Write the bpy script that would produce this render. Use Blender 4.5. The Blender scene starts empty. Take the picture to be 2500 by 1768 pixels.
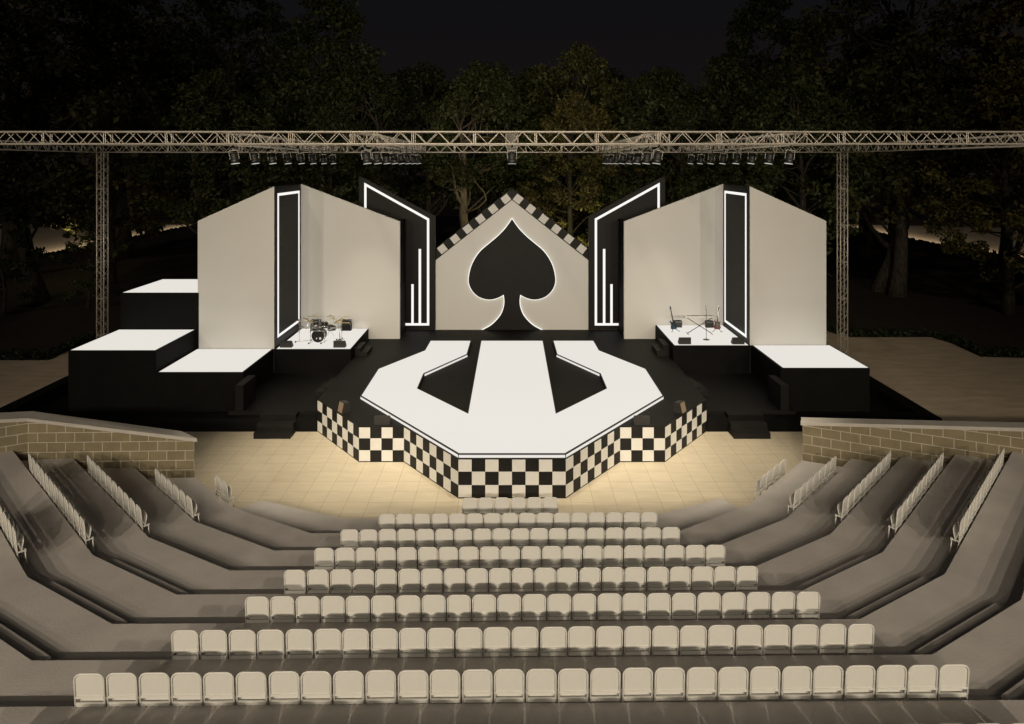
import bpy, math, random
import numpy as np
from mathutils import Vector, Matrix

random.seed(7)
S = bpy.context.scene
C = S.collection
F = 1666.67          # focal length in pixels of the 2500 px wide photograph (24 mm on 36 mm)
H = 10.0             # camera height above the plaza floor
R = math.radians


def at(px, py, z):
    """point of known height z seen at pixel (px, py)"""
    y = (H - z) * F / (py - 400.0)
    return ((px - 1250.0) * y / F, y)


# ------------------------------------------------------------------ materials
def mat(name, col, rough=0.6, col2=None, scale=3.0, bump=0.0, bscale=40.0, metal=0.0, spec=0.4, detail=4.0, lo=0.35, hi=0.7):
    m = bpy.data.materials.new(name)
    m.use_nodes = True
    nt = m.node_tree
    b = nt.nodes['Principled BSDF']
    b.inputs['Base Color'].default_value = (*col, 1)
    b.inputs['Roughness'].default_value = rough
    b.inputs['Metallic'].default_value = metal
    b.inputs['Specular IOR Level'].default_value = spec
    if col2 or bump:
        tc = nt.nodes.new('ShaderNodeTexCoord')
    if col2:
        n = nt.nodes.new('ShaderNodeTexNoise')
        n.inputs['Scale'].default_value = scale
        n.inputs['Detail'].default_value = detail
        n.inputs['Roughness'].default_value = 0.6
        r = nt.nodes.new('ShaderNodeValToRGB')
        r.color_ramp.elements[0].position = lo
        r.color_ramp.elements[1].position = hi
        r.color_ramp.elements[0].color = (*col, 1)
        r.color_ramp.elements[1].color = (*col2, 1)
        nt.links.new(tc.outputs['Object'], n.inputs['Vector'])
        nt.links.new(n.outputs['Fac'], r.inputs['Fac'])
        nt.links.new(r.outputs['Color'], b.inputs['Base Color'])
    if bump:
        n2 = nt.nodes.new('ShaderNodeTexNoise')
        n2.inputs['Scale'].default_value = bscale
        n2.inputs['Detail'].default_value = 5
        bp = nt.nodes.new('ShaderNodeBump')
        bp.inputs['Strength'].default_value = bump
        bp.inputs['Distance'].default_value = 0.02
        nt.links.new(tc.outputs['Object'], n2.inputs['Vector'])
        nt.links.new(n2.outputs['Fac'], bp.inputs['Height'])
        nt.links.new(bp.outputs['Normal'], b.inputs['Normal'])
    return m


def emit(name, col, strength):
    m = bpy.data.materials.new(name)
    m.use_nodes = True
    nt = m.node_tree
    b = nt.nodes['Principled BSDF']
    b.inputs['Base Color'].default_value = (0.02, 0.02, 0.02, 1)
    b.inputs['Specular IOR Level'].default_value = 0.0
    b.inputs['Emission Color'].default_value = (*col, 1)
    b.inputs['Emission Strength'].default_value = strength
    return m


def brick_mat(name, c1, c2, mortar, bw, rh, ms, offset, coord, shift=(0, 0, 0), rough=0.7, bump=0.4, nscale=2.5, namt=0.25, nstretch=(1, 1, 1)):
    m = bpy.data.materials.new(name)
    m.use_nodes = True
    nt = m.node_tree
    b = nt.nodes['Principled BSDF']
    b.inputs['Roughness'].default_value = rough
    b.inputs['Specular IOR Level'].default_value = 0.3
    tc = nt.nodes.new('ShaderNodeTexCoord')
    mp = nt.nodes.new('ShaderNodeMapping')
    mp.inputs['Location'].default_value = shift
    br = nt.nodes.new('ShaderNodeTexBrick')
    br.offset = offset
    br.squash = 1.0
    br.inputs['Scale'].default_value = 1.0
    br.inputs['Color1'].default_value = (*c1, 1)
    br.inputs['Color2'].default_value = (*c2, 1)
    br.inputs['Mortar'].default_value = (*mortar, 1)
    br.inputs['Brick Width'].default_value = bw
    br.inputs['Row Height'].default_value = rh
    br.inputs['Mortar Size'].default_value = ms
    br.inputs['Mortar Smooth'].default_value = 0.1
    br.inputs['Bias'].default_value = 0.0
    nt.links.new(tc.outputs[coord], mp.inputs['Vector'])
    nt.links.new(mp.outputs['Vector'], br.inputs['Vector'])
    n = nt.nodes.new('ShaderNodeTexNoise')
    n.inputs['Scale'].default_value = nscale
    n.inputs['Detail'].default_value = 6
    n.inputs['Roughness'].default_value = 0.65
    mp2 = nt.nodes.new('ShaderNodeMapping')
    mp2.inputs['Scale'].default_value = nstretch
    nt.links.new(tc.outputs['Object'], mp2.inputs['Vector'])
    nt.links.new(mp2.outputs['Vector'], n.inputs['Vector'])
    mr = nt.nodes.new('ShaderNodeMapRange')
    mr.inputs['From Min'].default_value = 0.3
    mr.inputs['From Max'].default_value = 0.7
    mr.inputs['To Min'].default_value = 1 - namt
    mr.inputs['To Max'].default_value = 1 + namt
    nt.links.new(n.outputs['Fac'], mr.inputs['Value'])
    mx = nt.nodes.new('ShaderNodeMix')
    mx.data_type = 'RGBA'
    mx.blend_type = 'MULTIPLY'
    mx.inputs['Factor'].default_value = 1.0
    nt.links.new(br.outputs['Color'], mx.inputs['A'])
    nt.links.new(mr.outputs['Result'], mx.inputs['B'])
    nt.links.new(mx.outputs['Result'], b.inputs['Base Color'])
    bp = nt.nodes.new('ShaderNodeBump')
    bp.inputs['Strength'].default_value = bump
    bp.inputs['Distance'].default_value = 0.01
    bp.invert = True
    nt.links.new(br.outputs['Fac'], bp.inputs['Height'])
    nt.links.new(bp.outputs['Normal'], b.inputs['Normal'])
    return m


def leaf_mat(name, c1, c2, c3):
    m = bpy.data.materials.new(name)
    m.use_nodes = True
    nt = m.node_tree
    b = nt.nodes['Principled BSDF']
    b.inputs['Roughness'].default_value = 0.55
    b.inputs['Specular IOR Level'].default_value = 0.3
    g = nt.nodes.new('ShaderNodeNewGeometry')
    oi = nt.nodes.new('ShaderNodeObjectInfo')
    r = nt.nodes.new('ShaderNodeValToRGB')
    r.color_ramp.elements[0].color = (*c1, 1)
    r.color_ramp.elements[1].color = (*c3, 1)
    e = r.color_ramp.elements.new(0.55)
    e.color = (*c2, 1)
    nt.links.new(g.outputs['Random Per Island'], r.inputs['Fac'])
    hs = nt.nodes.new('ShaderNodeHueSaturation')
    mr = nt.nodes.new('ShaderNodeMapRange')
    mr.inputs['To Min'].default_value = 0.7
    mr.inputs['To Max'].default_value = 1.35
    nt.links.new(oi.outputs['Random'], mr.inputs['Value'])
    nt.links.new(mr.outputs['Result'], hs.inputs['Value'])
    nt.links.new(r.outputs['Color'], hs.inputs['Color'])
    nt.links.new(hs.outputs['Color'], b.inputs['Base Color'])
    return m


def bark_mat(name, c1, c2):
    m = bpy.data.materials.new(name)
    m.use_nodes = True
    nt = m.node_tree
    b = nt.nodes['Principled BSDF']
    b.inputs['Roughness'].default_value = 0.9
    tc = nt.nodes.new('ShaderNodeTexCoord')
    mp = nt.nodes.new('ShaderNodeMapping')
    mp.inputs['Scale'].default_value = (5, 5, 0.9)
    n = nt.nodes.new('ShaderNodeTexNoise')
    n.inputs['Scale'].default_value = 2.2
    n.inputs['Detail'].default_value = 7
    r = nt.nodes.new('ShaderNodeValToRGB')
    r.color_ramp.elements[0].position = 0.38
    r.color_ramp.elements[1].position = 0.66
    r.color_ramp.elements[0].color = (*c1, 1)
    r.color_ramp.elements[1].color = (*c2, 1)
    bp = nt.nodes.new('ShaderNodeBump')
    bp.inputs['Strength'].default_value = 0.9
    bp.inputs['Distance'].default_value = 0.08
    nt.links.new(tc.outputs['Object'], mp.inputs['Vector'])
    nt.links.new(mp.outputs['Vector'], n.inputs['Vector'])
    nt.links.new(n.outputs['Fac'], r.inputs['Fac'])
    nt.links.new(r.outputs['Color'], b.inputs['Base Color'])
    nt.links.new(n.outputs['Fac'], bp.inputs['Height'])
    nt.links.new(bp.outputs['Normal'], b.inputs['Normal'])
    return m


M = {}
M['cream'] = mat('cream_paint', (0.625, 0.615, 0.59), 0.7, (0.645, 0.635, 0.61), 0.5, 0.03, 60)
M['square'] = mat('cream_square', (0.60, 0.59, 0.565), 0.55, (0.64, 0.63, 0.605), 2.0)
M['black'] = mat('black_paint', (0.0045, 0.0044, 0.0042), 0.7, (0.0065, 0.0062, 0.006), 1.2, 0.05, 50, spec=0.08)
M['deck'] = mat('black_stage_floor', (0.0062, 0.0060, 0.0057), 0.6, (0.0090, 0.0087, 0.0082), 0.9, 0.06, 30, spec=0.12)
M['step_black'] = mat('black_step', (0.011, 0.0105, 0.0098), 0.6, (0.015, 0.0145, 0.0135), 1.5, 0.06, 30, spec=0.15)
M['check_black'] = mat('checker_black', (0.012, 0.0115, 0.0108), 0.5, (0.015, 0.0145, 0.0138), 3.0, spec=0.15)
M['led'] = emit('light_panel', (0.80, 0.765, 0.705), 1.0)
M['strip'] = emit('light_strip', (1.0, 0.975, 0.93), 1.0)
M['halo'] = emit('halo_light', (1.0, 0.97, 0.90), 1.15)
M['lens'] = emit('lamp_lens', (1.0, 0.96, 0.88), .8)
M['chair'] = mat('white_chair_plastic', (0.60, 0.585, 0.55), 0.45, (0.63, 0.615, 0.58), 6.0, spec=0.35)
M['concrete'] = mat('terrace_concrete', (0.40, 0.37, 0.35), 0.85, (0.50, 0.468, 0.446), 0.9, 0.25, 25, detail=7, lo=0.3, hi=0.72)
M['coping'] = mat('coping_stone', (0.40, 0.37, 0.335), 0.8, (0.47, 0.44, 0.40), 1.2, 0.2, 30)
M['alu'] = mat('aluminium', (0.56, 0.51, 0.44), 0.42, metal=0.35, spec=0.5)
M['lamp_black'] = mat('lamp_black', (0.022, 0.022, 0.022), 0.4, spec=0.5)
M['lamp_grey'] = mat('lamp_grey', (0.17, 0.165, 0.155), 0.45, metal=0.4)
M['monitor'] = mat('monitor_black', (0.02, 0.019, 0.018), 0.6, (0.028, 0.026, 0.024), 30)
M['speaker'] = mat('speaker_lit_face', (0.17, 0.125, 0.09), 0.6, (0.20, 0.145, 0.105), 30)  # tan of the lamplit face put into the base colour
M['chrome'] = mat('chrome', (0.75, 0.74, 0.72), 0.18, metal=1.0)
M['drum_black'] = mat('drum_lacquer', (0.008, 0.008, 0.008), 0.3, spec=0.3)
M['drum_head'] = mat('drum_head', (0.008, 0.008, 0.008), 0.5, spec=0.2)
M['white_head'] = mat('white_drum_head', (0.6, 0.58, 0.54), 0.5)
M['brass'] = mat('brass_cymbal', (0.80, 0.66, 0.38), 0.3, metal=0.8)
M['gold'] = mat('gold_trim', (0.55, 0.40, 0.16), 0.4, metal=0.5)
M['amp'] = mat('amp_black', (0.015, 0.015, 0.015), 0.6, bump=0.3, bscale=200)
M['amp_grill'] = mat('amp_grille', (0.03, 0.03, 0.03), 0.7, (0.05, 0.048, 0.045), 120)
M['gtr_blue'] = mat('blue_guitar', (0.02, 0.05, 0.085), 0.4, spec=0.3)
M['gtr_red'] = mat('red_guitar', (0.13, 0.012, 0.010), 0.45, spec=0.25)
M['neck'] = mat('guitar_neck', (0.03, 0.02, 0.013), 0.4)
M['white_plastic'] = mat('white_plastic', (0.68, 0.66, 0.62), 0.4)
M['mulch'] = mat('bark_mulch', (0.016, 0.0095, 0.006), 0.95, (0.045, 0.027, 0.018), 6.0, 0.8, 12, detail=9, lo=0.3, hi=0.75)
M['road'] = mat('pale_gravel', (0.30, 0.25, 0.19), 0.9, (0.38, 0.32, 0.25), 3.0, 0.3, 20)
M['tile'] = brick_mat('floor_tile', (0.47, 0.41, 0.305), (0.50, 0.435, 0.325), (0.285, 0.225, 0.15), 0.664, 0.664, 0.006, 0.0, 'Object', (0.25, 0.43, 0), 0.5, 0.3, 1.6, 0.08, (0.8, 2.6, 1))
M['paving'] = brick_mat('outer_paving', (0.58, 0.465, 0.345), (0.61, 0.49, 0.365), (0.47, 0.37, 0.27), 0.664, 0.664, 0.006, 0.0, 'Object', (0.25, 0.43, 0), 0.85, 0.3, 0.9, 0.16, (0.7, 2.5, 1))
M['brick'] = brick_mat('block_wall', (0.19, 0.158, 0.098), (0.215, 0.18, 0.112), (0.42, 0.375, 0.31), 0.54, 0.287, 0.0125, 0.5, 'UV', (0, 0, 0), 0.85, 0.5, 1.8, 0.14)
M['hedge'] = leaf_mat('hedge_leaf', (0.010, 0.017, 0.006), (0.016, 0.026, 0.009), (0.026, 0.036, 0.013))
M['leaf_a'] = leaf_mat('leaf_olive', (0.040, 0.046, 0.014), (0.062, 0.067, 0.021), (0.10, 0.092, 0.029))
M['leaf_b'] = leaf_mat('leaf_deep_green', (0.026, 0.034, 0.011), (0.040, 0.049, 0.016), (0.064, 0.070, 0.024))
M['leaf_c'] = leaf_mat('leaf_bronze', (0.068, 0.064, 0.020), (0.10, 0.09, 0.027), (0.16, 0.125, 0.038))
M['bark'] = bark_mat('bark_grey', (0.030, 0.024, 0.018), (0.095, 0.078, 0.060))
M['bark_pale'] = bark_mat('bark_pale', (0.10, 0.080, 0.058), (0.23, 0.185, 0.135))


# ------------------------------------------------------------------ mesh builder
class MB:
    def __init__(self):
        self.v = []
        self.f = []
        self.m = []
        self.s = []

    def face(self, idx, m=0, smooth=False):
        self.f.append(tuple(idx)); self.m.append(m); self.s.append(smooth)

    def poly(self, pts, m=0):
        b = len(self.v)
        self.v += [tuple(p) for p in pts]
        self.face(range(b, b + len(pts)), m)
        return self

    def box(self, x0, x1, y0, y1, z0, z1, m=0, M4=None):
        b = len(self.v)
        p = [(x, y, z) for z in (z0, z1) for y in (y0, y1) for x in (x0, x1)]
        if M4 is not None:
            p = [tuple(M4 @ Vector(q)) for q in p]
        self.v += p
        for q in ((0, 2, 3, 1), (4, 5, 7, 6), (0, 1, 5, 4), (2, 6, 7, 3), (0, 4, 6, 2), (1, 3, 7, 5)):
            self.face([b + i for i in q], m)
        return self

    def bbox(self, x0, x1, y0, y1, z0, z1, m=0, c=0.01, M4=None):
        """box with chamfered vertical edges and top edge"""
        def ring(d, z):
            return [(x0 + d + c, y0 + d, z), (x1 - d - c, y0 + d, z), (x1 - d, y0 + d + c, z), (x1 - d, y1 - d - c, z),
                    (x1 - d - c, y1 - d, z), (x0 + d + c, y1 - d, z), (x0 + d, y1 - d - c, z), (x0 + d, y0 + d + c, z)]
        rings = [ring(0, z0), ring(0, z1 - c), ring(c, z1)]
        b = len(self.v)
        for r in rings:
            self.v += [tuple(M4 @ Vector(q)) if M4 is not None else q for q in r]
        for k in range(2):
            for i in range(8):
                j = (i + 1) % 8
                self.face((b + 8 * k + i, b + 8 * k + j, b + 8 * k + 8 + j, b + 8 * k + 8 + i), m)
        self.face(range(b + 16, b + 24), m)
        self.face(reversed(range(b, b + 8)), m)
        return self

    def prism(self, pts, z0, z1, m=0, mtop=None):
        """pts (x, y) counter-clockwise, extruded in z"""
        n = len(pts)
        b = len(self.v)
        self.v += [(x, y, z0) for x, y in pts] + [(x, y, z1) for x, y in pts]
        self.face(reversed(range(b, b + n)), m)
        self.face(range(b + n, b + 2 * n), m if mtop is None else mtop)
        for i in range(n):
            j = (i + 1) % n
            self.face((b + i, b + j, b + n + j, b + n + i), m)
        return self

    def prism_xz(self, pts, y0, y1, m=0):
        """pts (x, z), extruded from y0 (front) to y1 (back)"""
        n = len(pts)
        a = sum(p[0] * q[1] - q[0] * p[1] for p, q in zip(pts, pts[1:] + pts[:1]))
        if a < 0:
            pts = pts[::-1]
        b = len(self.v)
        self.v += [(x, y0, z) for x, z in pts] + [(x, y1, z) for x, z in pts]
        self.face(range(b, b + n), m)
        self.face(reversed(range(b + n, b + 2 * n)), m)
        for i in range(n):
            j = (i + 1) % n
            self.face((b + j, b + i, b + n + i, b + n + j), m)
        return self

    def prism_yz(self, pts, x0, x1, m=0):
        n = len(pts)
        b = len(self.v)
        self.v += [(x0, y, z) for y, z in pts] + [(x1, y, z) for y, z in pts]
        self.face(range(b, b + n), m)
        self.face(reversed(range(b + n, b + 2 * n)), m)
        for i in range(n):
            j = (i + 1) % n
            self.face((b + j, b + i, b + n + i, b + n + j), m)
        return self

    def tube(self, pts, rad, m=0, n=8, cap=True, flat=1.0):
        pts = [Vector(p) for p in pts]
        if not isinstance(rad, (list, tuple)):
            rad = [rad] * len(pts)
        b = len(self.v)
        prev = None
        for i, p in enumerate(pts):
            d = (pts[min(i + 1, len(pts) - 1)] - pts[max(i - 1, 0)]).normalized()
            if prev is None:
                a = Vector((0, 0, 1)) if abs(d.z) < 0.9 else Vector((0, 1, 0))
                u = d.cross(a).normalized()
            else:
                u = (prev - d * prev.dot(d)).normalized()
            prev = u
            w = d.cross(u)
            for k in range(n):
                t = 2 * math.pi * k / n
                self.v.append(tuple(p + u * (rad[i] * math.cos(t)) + w * (rad[i] * flat * math.sin(t))))
        for i in range(len(pts) - 1):
            for k in range(n):
                q = (k + 1) % n
                self.face((b + i * n + k, b + i * n + q, b + (i + 1) * n + q, b + (i + 1) * n + k), m, True)
        if cap:
            self.face(reversed(range(b, b + n)), m)
            e = b + (len(pts) - 1) * n
            self.face(range(e, e + n), m)
        return self

    def lathe(self, prof, m=0, n=20, M4=None, smooth=True):
        """prof [(r, z)], spun about z, then transformed by M4"""
        b = len(self.v)
        for r, z in prof:
            for k in range(n):
                t = 2 * math.pi * k / n
                p = Vector((r * math.cos(t), r * math.sin(t), z))
                self.v.append(tuple(M4 @ p) if M4 is not None else tuple(p))
        for i in range(len(prof) - 1):
            for k in range(n):
                q = (k + 1) % n
                self.face((b + i * n + k, b + i * n + q, b + (i + 1) * n + q, b + (i + 1) * n + k), m, smooth)
        self.face(reversed(range(b, b + n)), m)
        e = b + (len(prof) - 1) * n
        self.face(range(e, e + n), m)
        return self

    def mesh(self, name, mats):
        me = bpy.data.meshes.new(name)
        me.from_pydata(self.v, [], self.f)
        for mm in (mats if isinstance(mats, (list, tuple)) else [mats]):
            me.materials.append(mm)
        me.polygons.foreach_set('material_index', self.m)
        me.polygons.foreach_set('use_smooth', self.s)
        me.update()
        return me

    def build(self, name, mats, parent=None, loc=None):
        o = bpy.data.objects.new(name, self.mesh(name, mats))
        C.objects.link(o)
        if loc:
            o.location = loc
        if parent:
            o.parent = parent
        return o


def tag(o, label, cat, group=None, kind=None):
    o['label'] = label
    o['category'] = cat
    if group:
        o['group'] = group
    if kind:
        o['kind'] = kind
    return o


def thing(name, label, cat, loc=(0, 0, 0), rz=0.0, group=None):
    o = bpy.data.objects.new(name, None)
    o.empty_display_size = 0.3
    C.objects.link(o)
    o.location = loc
    o.rotation_euler = (0, 0, rz)
    return tag(o, label, cat, group)


KIDS = {}


def dup(root, loc, rz, label, group=None, scale=None, rot=None):
    r = root.copy()
    C.objects.link(r)
    r.location = loc
    r.rotation_euler = rot if rot else (0, 0, rz)
    if scale:
        r.scale = scale
    r['label'] = label
    if group:
        r['group'] = group
    for ch in KIDS.setdefault(root.name, list(root.children)):
        c = ch.copy()
        C.objects.link(c)
        c.parent = r
        for g in KIDS.setdefault(ch.name, list(ch.children)):
            d = g.copy()
            C.objects.link(d)
            d.parent = c
    return r


def structure(name, mb, mats):
    o = mb.build(name, mats)
    o['kind'] = 'structure'
    return o


def offset_poly(pts, d):
    """move every edge of a counter-clockwise polygon inward by d"""
    n = len(pts)
    out = []
    for i in range(n):
        p0, p1, p2 = Vector(pts[i - 1]), Vector(pts[i]), Vector(pts[(i + 1) % n])
        a = (p1 - p0).normalized()
        b = (p2 - p1).normalized()
        na = Vector((-a.y, a.x))
        nb = Vector((-b.y, b.x))
        k = 1 + na.dot(nb)
        k = max(k, 0.25)
        out.append(tuple(p1 + (na + nb) * (d / k)))
    return out


ORD = ['first', 'second', 'third', 'fourth', 'fifth', 'sixth', 'seventh', 'eighth', 'ninth', 'tenth', 'eleventh', 'twelfth',
       'thirteenth', 'fourteenth', 'fifteenth', 'sixteenth', 'seventeenth', 'eighteenth', 'nineteenth', 'twentieth',
       'twenty-first', 'twenty-second', 'twenty-third', 'twenty-fourth', 'twenty-fifth', 'twenty-sixth', 'twenty-seventh', 'twenty-eighth', 'twenty-ninth', 'thirtieth']
NUM = {2: 'two', 4: 'four', 5: 'five', 6: 'six', 7: 'seven', 9: 'nine', 10: 'ten', 12: 'twelve', 16: 'sixteen', 18: 'eighteen', 20: 'twenty',
       21: 'twenty-one', 23: 'twenty-three', 25: 'twenty-five', 28: 'twenty-eight', 30: 'thirty'}

# ------------------------------------------------------------------ ground
structure('ground', MB().poly([(-500, -120, -.06), (500, -120, -.06), (500, 600, -.06), (-500, 600, -.06)]), M['mulch'])
pv = [(-19.0, 46), (-19.0, 40.0), (-19.6, 39.4), (-23.6, 39.4), (-23.8, 38), (-23.6, 34.8), (-45, 34.6), (-45, 15), (45, 15), (45, 35.0),
      (26.4, 35.2), (24.3, 35.4), (24.5, 38), (24.2, 39.4), (19.6, 39.4), (19.0, 40.0), (19.0, 46)]
structure('pavement', MB().prism(pv, -.2, -.012), M['paving'])
structure('floor', MB().prism([(-17, 16), (17, 16), (17, 24.6), (15.5, 27.3), (-15.5, 27.3), (-17, 24.6)], -.1, 0), M['tile'])
structure('road', MB().prism([(-90, 45), (-51.2, 45), (-51.2, 112), (-90, 114)], -.3, -.03), M['road'])
structure('road', MB().prism([(52.6, 45), (90, 45), (90, 104), (52.6, 113.5)], -.3, -.03), M['road'])

# ------------------------------------------------------------------ seating terrace
TR, TD = 0.314, 1.318


def lip(k):
    z = TR * (k + 1)
    p1l = (-4.60 - .49 * k, 18.63 - 1.318 * k)
    p2l = (-7.02 - .50 * k, 19.86 - 1.29 * k)
    p1r = (3.83 + .475 * k, 18.76 - 1.318 * k)
    p2r = (5.95 + .525 * k, 20.04 - 1.305 * k)
    return z, p1l, p2l, p1r, p2r


WL = [(-9.49, 20.39), (-14.38, 20.25), (-26.0, 13.7)]
WR = [(9.19, 21.58), (23.0, 15.0)]


def hit(p, d, line):
    best = None
    for a, b in zip(line, line[1:]):
        ex, ey = b[0] - a[0], b[1] - a[1]
        den = d[0] * ey - d[1] * ex
        if abs(den) < 1e-9:
            continue
        t = ((a[0] - p[0]) * ey - (a[1] - p[1]) * ex) / den
        u = ((a[0] - p[0]) * d[1] - (a[1] - p[1]) * d[0]) / den
        if t > 0 and -0.02 <= u <= 1.02 and (best is None or t < best):
            best = t
    return (p[0] + d[0] * best, p[1] + d[1] * best)


DL = (-math.cos(R(43.5)), math.sin(R(43.5)))
DR = (math.cos(R(46)), math.sin(R(46)))
lips = []
for k in range(0, 12):
    z, a, b, c, d = lip(k)
    if k == 0:
        lips.append((z, None, b, a, c, d, None))
        continue
    el = hit(b, DL, WL) if k > 1 else WL[0]
    er = hit(d, DR, WR) if k > 1 else WR[0]
    lips.append((z, el, b, a, c, d, er))
terrace = thing('seating_terrace', 'stepped concrete seating terrace curving round the chequered stage', 'terrace', (0, 12, 0))
INV = Vector((0, -12, 0))


def tb(mb, name, mats, parent):
    mb.v = [(x, y - 12, z) for x, y, z in mb.v]
    return mb.build(name, mats, parent)


for k in range(0, 11):
    z = lips[k][0]
    mb = MB()
    front = [p for p in lips[k][1:] if p]
    if k == 0:
        el, er = (-7.21, 19.64), (6.04, 19.74)
        front = [el, lips[0][3], lips[0][4], er]
        back = [(-7.75, 19.0), lips[1][3], lips[1][4], (6.5, 19.0)]
    else:
        back = [p for p in lips[k + 1][1:] if p]
    if k > 0:
        # corner fill against the wall: between this tier's wall point and the next one
        pass
    n = len(front)
    for i in range(n - 1):
        a, b2 = front[i], front[i + 1]
        c2, d2 = back[i + 1], back[i]
        mb.poly([(a[0], a[1], z), (d2[0], d2[1], z), (c2[0], c2[1], z), (b2[0], b2[1], z)])
        mb.poly([(a[0], a[1], z), (b2[0], b2[1], z), (b2[0], b2[1], z - TR - .02), (a[0], a[1], z - TR - .02)])
    if k == 0:
        for e, g in ((front[0], back[0]), (front[-1], back[-1])):
            mb.poly([(e[0], e[1], z), (g[0], g[1], z), (g[0], g[1], -.02), (e[0], e[1], -.02)])
    tb(mb, 'tier', M['concrete'], terrace)
# half-height steps in the two aisles
for k in range(4, 8):
    z, p1l, p2l, p1r, p2r = lip(k)
    for p, q in ((p1l, p2l), (p2r, p1r)):
        p, q = Vector(p), Vector(q)
        d = (q - p).normalized()
        nrm = Vector((d.y, -d.x))
        if nrm.y < 0:
            nrm = -nrm
        # the block sits on the tier below, in front of the lip
        a = p + d * 0.05
        b2 = p + d * (min((q - p).length - .22, 2.5))
        if p is not None and p == Vector(p2r):
            a = p + d * .22
            b2 = q - d * 0.05
        e = [a - nrm * .0 + nrm * .003, b2 + nrm * .003, b2 + nrm * .31, a + nrm * .31]
        pts = [tuple(v) for v in e]
        ar = sum(u[0] * w[1] - w[0] * u[1] for u, w in zip(pts, pts[1:] + pts[:1]))
        if ar < 0:
            pts = pts[::-1]
        tb(MB().prism(pts, z - TR, z - TR / 2), 'step', M['concrete'], terrace)
# bank behind the top tier
mb = MB()
zt, e = lips[11][0], [p for p in lips[11][1:] if p]
mb.poly([(p[0], p[1], zt - TR) for p in e[::-1]] + [(-45, -2, zt - TR), (-45, -22, zt - TR), (45, -22, zt - TR), (45, -2, zt - TR)])
tb(mb, 'upper_landing', M['concrete'], terrace)


# ------------------------------------------------------------------ block walls with coping
def block_wall(name, label, line, ztop, depth, flip):
    root = thing(name, label, 'wall', (line[0][0], line[0][1], 0))
    ox, oy = line[0]
    mb = MB()
    uvs = []
    cap = MB()
    dist = 0.0
    n = len(line)
    # back line
    back = []
    for i, p in enumerate(line):
        a = Vector(line[max(i - 1, 0)]); b2 = Vector(line[min(i + 1, n - 1)])
        d = (b2 - a).normalized()
        nr = Vector((-d.y, d.x))
        if nr.y < 0:
            nr = -nr
        back.append(tuple(Vector(p) + nr * depth))
    if flip > 0:   # the inner end is cut at a slant
        dd = (Vector(line[1]) - Vector(line[0])).normalized()
        back[0] = tuple(Vector(back[0]) + dd * .62)
    acc = [0.0]
    for a, b2 in zip(line, line[1:]):
        acc.append(acc[-1] + math.dist(a, b2))

    def quad(pts, uv):
        mb.poly([(x - ox, y - oy, z) for x, y, z in pts])
        uvs.extend(uv)
    for i in range(n - 1):
        (x0, y0), (x1, y1) = line[i], line[i + 1]
        z0, z1 = ztop[i] - .1, ztop[i + 1] - .1
        quad([(x0, y0, -.05), (x1, y1, -.05), (x1, y1, z1), (x0, y0, z0)], [(acc[i], -.05), (acc[i + 1], -.05), (acc[i + 1], z1), (acc[i], z0)])
        (x2, y2), (x3, y3) = back[i + 1], back[i]
        quad([(x2, y2, -.05), (x3, y3, -.05), (x3, y3, z0), (x2, y2, z1)], [(acc[i + 1], -.05), (acc[i], -.05), (acc[i], z0), (acc[i + 1], z1)])
    (x0, y0), (x3, y3) = line[0], back[0]
    quad([(x3, y3, -.05), (x0, y0, -.05), (x0, y0, ztop[0] - .1), (x3, y3, ztop[0] - .1)], [(-depth, -.05), (0, -.05), (0, ztop[0] - .1), (-depth, ztop[0] - .1)])
    o = mb.build('blockwork', M['brick'], root)
    ul = o.data.uv_layers.new(name='UVMap')
    for i, uv in enumerate(uvs):
        ul.data[i].uv = uv
    # coping, overhanging a little
    d0 = (Vector(line[1]) - Vector(line[0])).normalized()
    f2, b3 = [], []
    for i in range(n):
        nr = (Vector(back[i]) - Vector(line[i])).normalized()
        s = Vector(line[i]) - nr * .05
        t = Vector(back[i]) + nr * .05
        if i == 0:
            s -= d0 * .06; t -= d0 * .06
        f2.append(s); b3.append(t)
    for i in range(n - 1):
        q = [f2[i], f2[i + 1], b3[i + 1], b3[i]]
        zz = [ztop[i], ztop[i + 1], ztop[i + 1], ztop[i]]
        top = [(p.x - ox, p.y - oy, z) for p, z in zip(q, zz)]
        bot = [(p.x - ox, p.y - oy, z - .1) for p, z in zip(q, zz)]
        cap.poly(top); cap.poly(bot[::-1])
        cap.poly([bot[0], bot[1], top[1], top[0]])
        cap.poly([bot[2], bot[3], top[3], top[2]])
        if i == 0:
            cap.poly([bot[3], bot[0], top[0], top[3]])
    cap.build('coping', M['coping'], root)
    return root


block_wall('block_wall', 'sloping tan block wall with grey coping, left of the stage, bent near its outer end', WL, [1.80, 2.47, 4.1], .52, 1)
block_wall('block_wall', 'straight sloping tan block wall with pale coping, right of the stage', WR, [1.84, 3.0 + .9], .36, -1)

# ------------------------------------------------------------------ chairs
fold = math.radians(4)


def lean(z):
    return 0.03 - 0.07 * z / .8


def u_path(w, r, z0, z1, yf):
    pts = [(-w, yf(z0), z0), (-w, yf(z1 - r), z1 - r)]
    for i in range(1, 6):
        t = math.pi / 2 * i / 6
        z = z1 - r + r * math.sin(t)
        pts.append((-w + r - r * math.cos(t), yf(z), z))
    pts.append((-w + r, yf(z1), z1))
    return pts + [(-x, y, z) for x, y, z in pts[::-1]]


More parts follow.
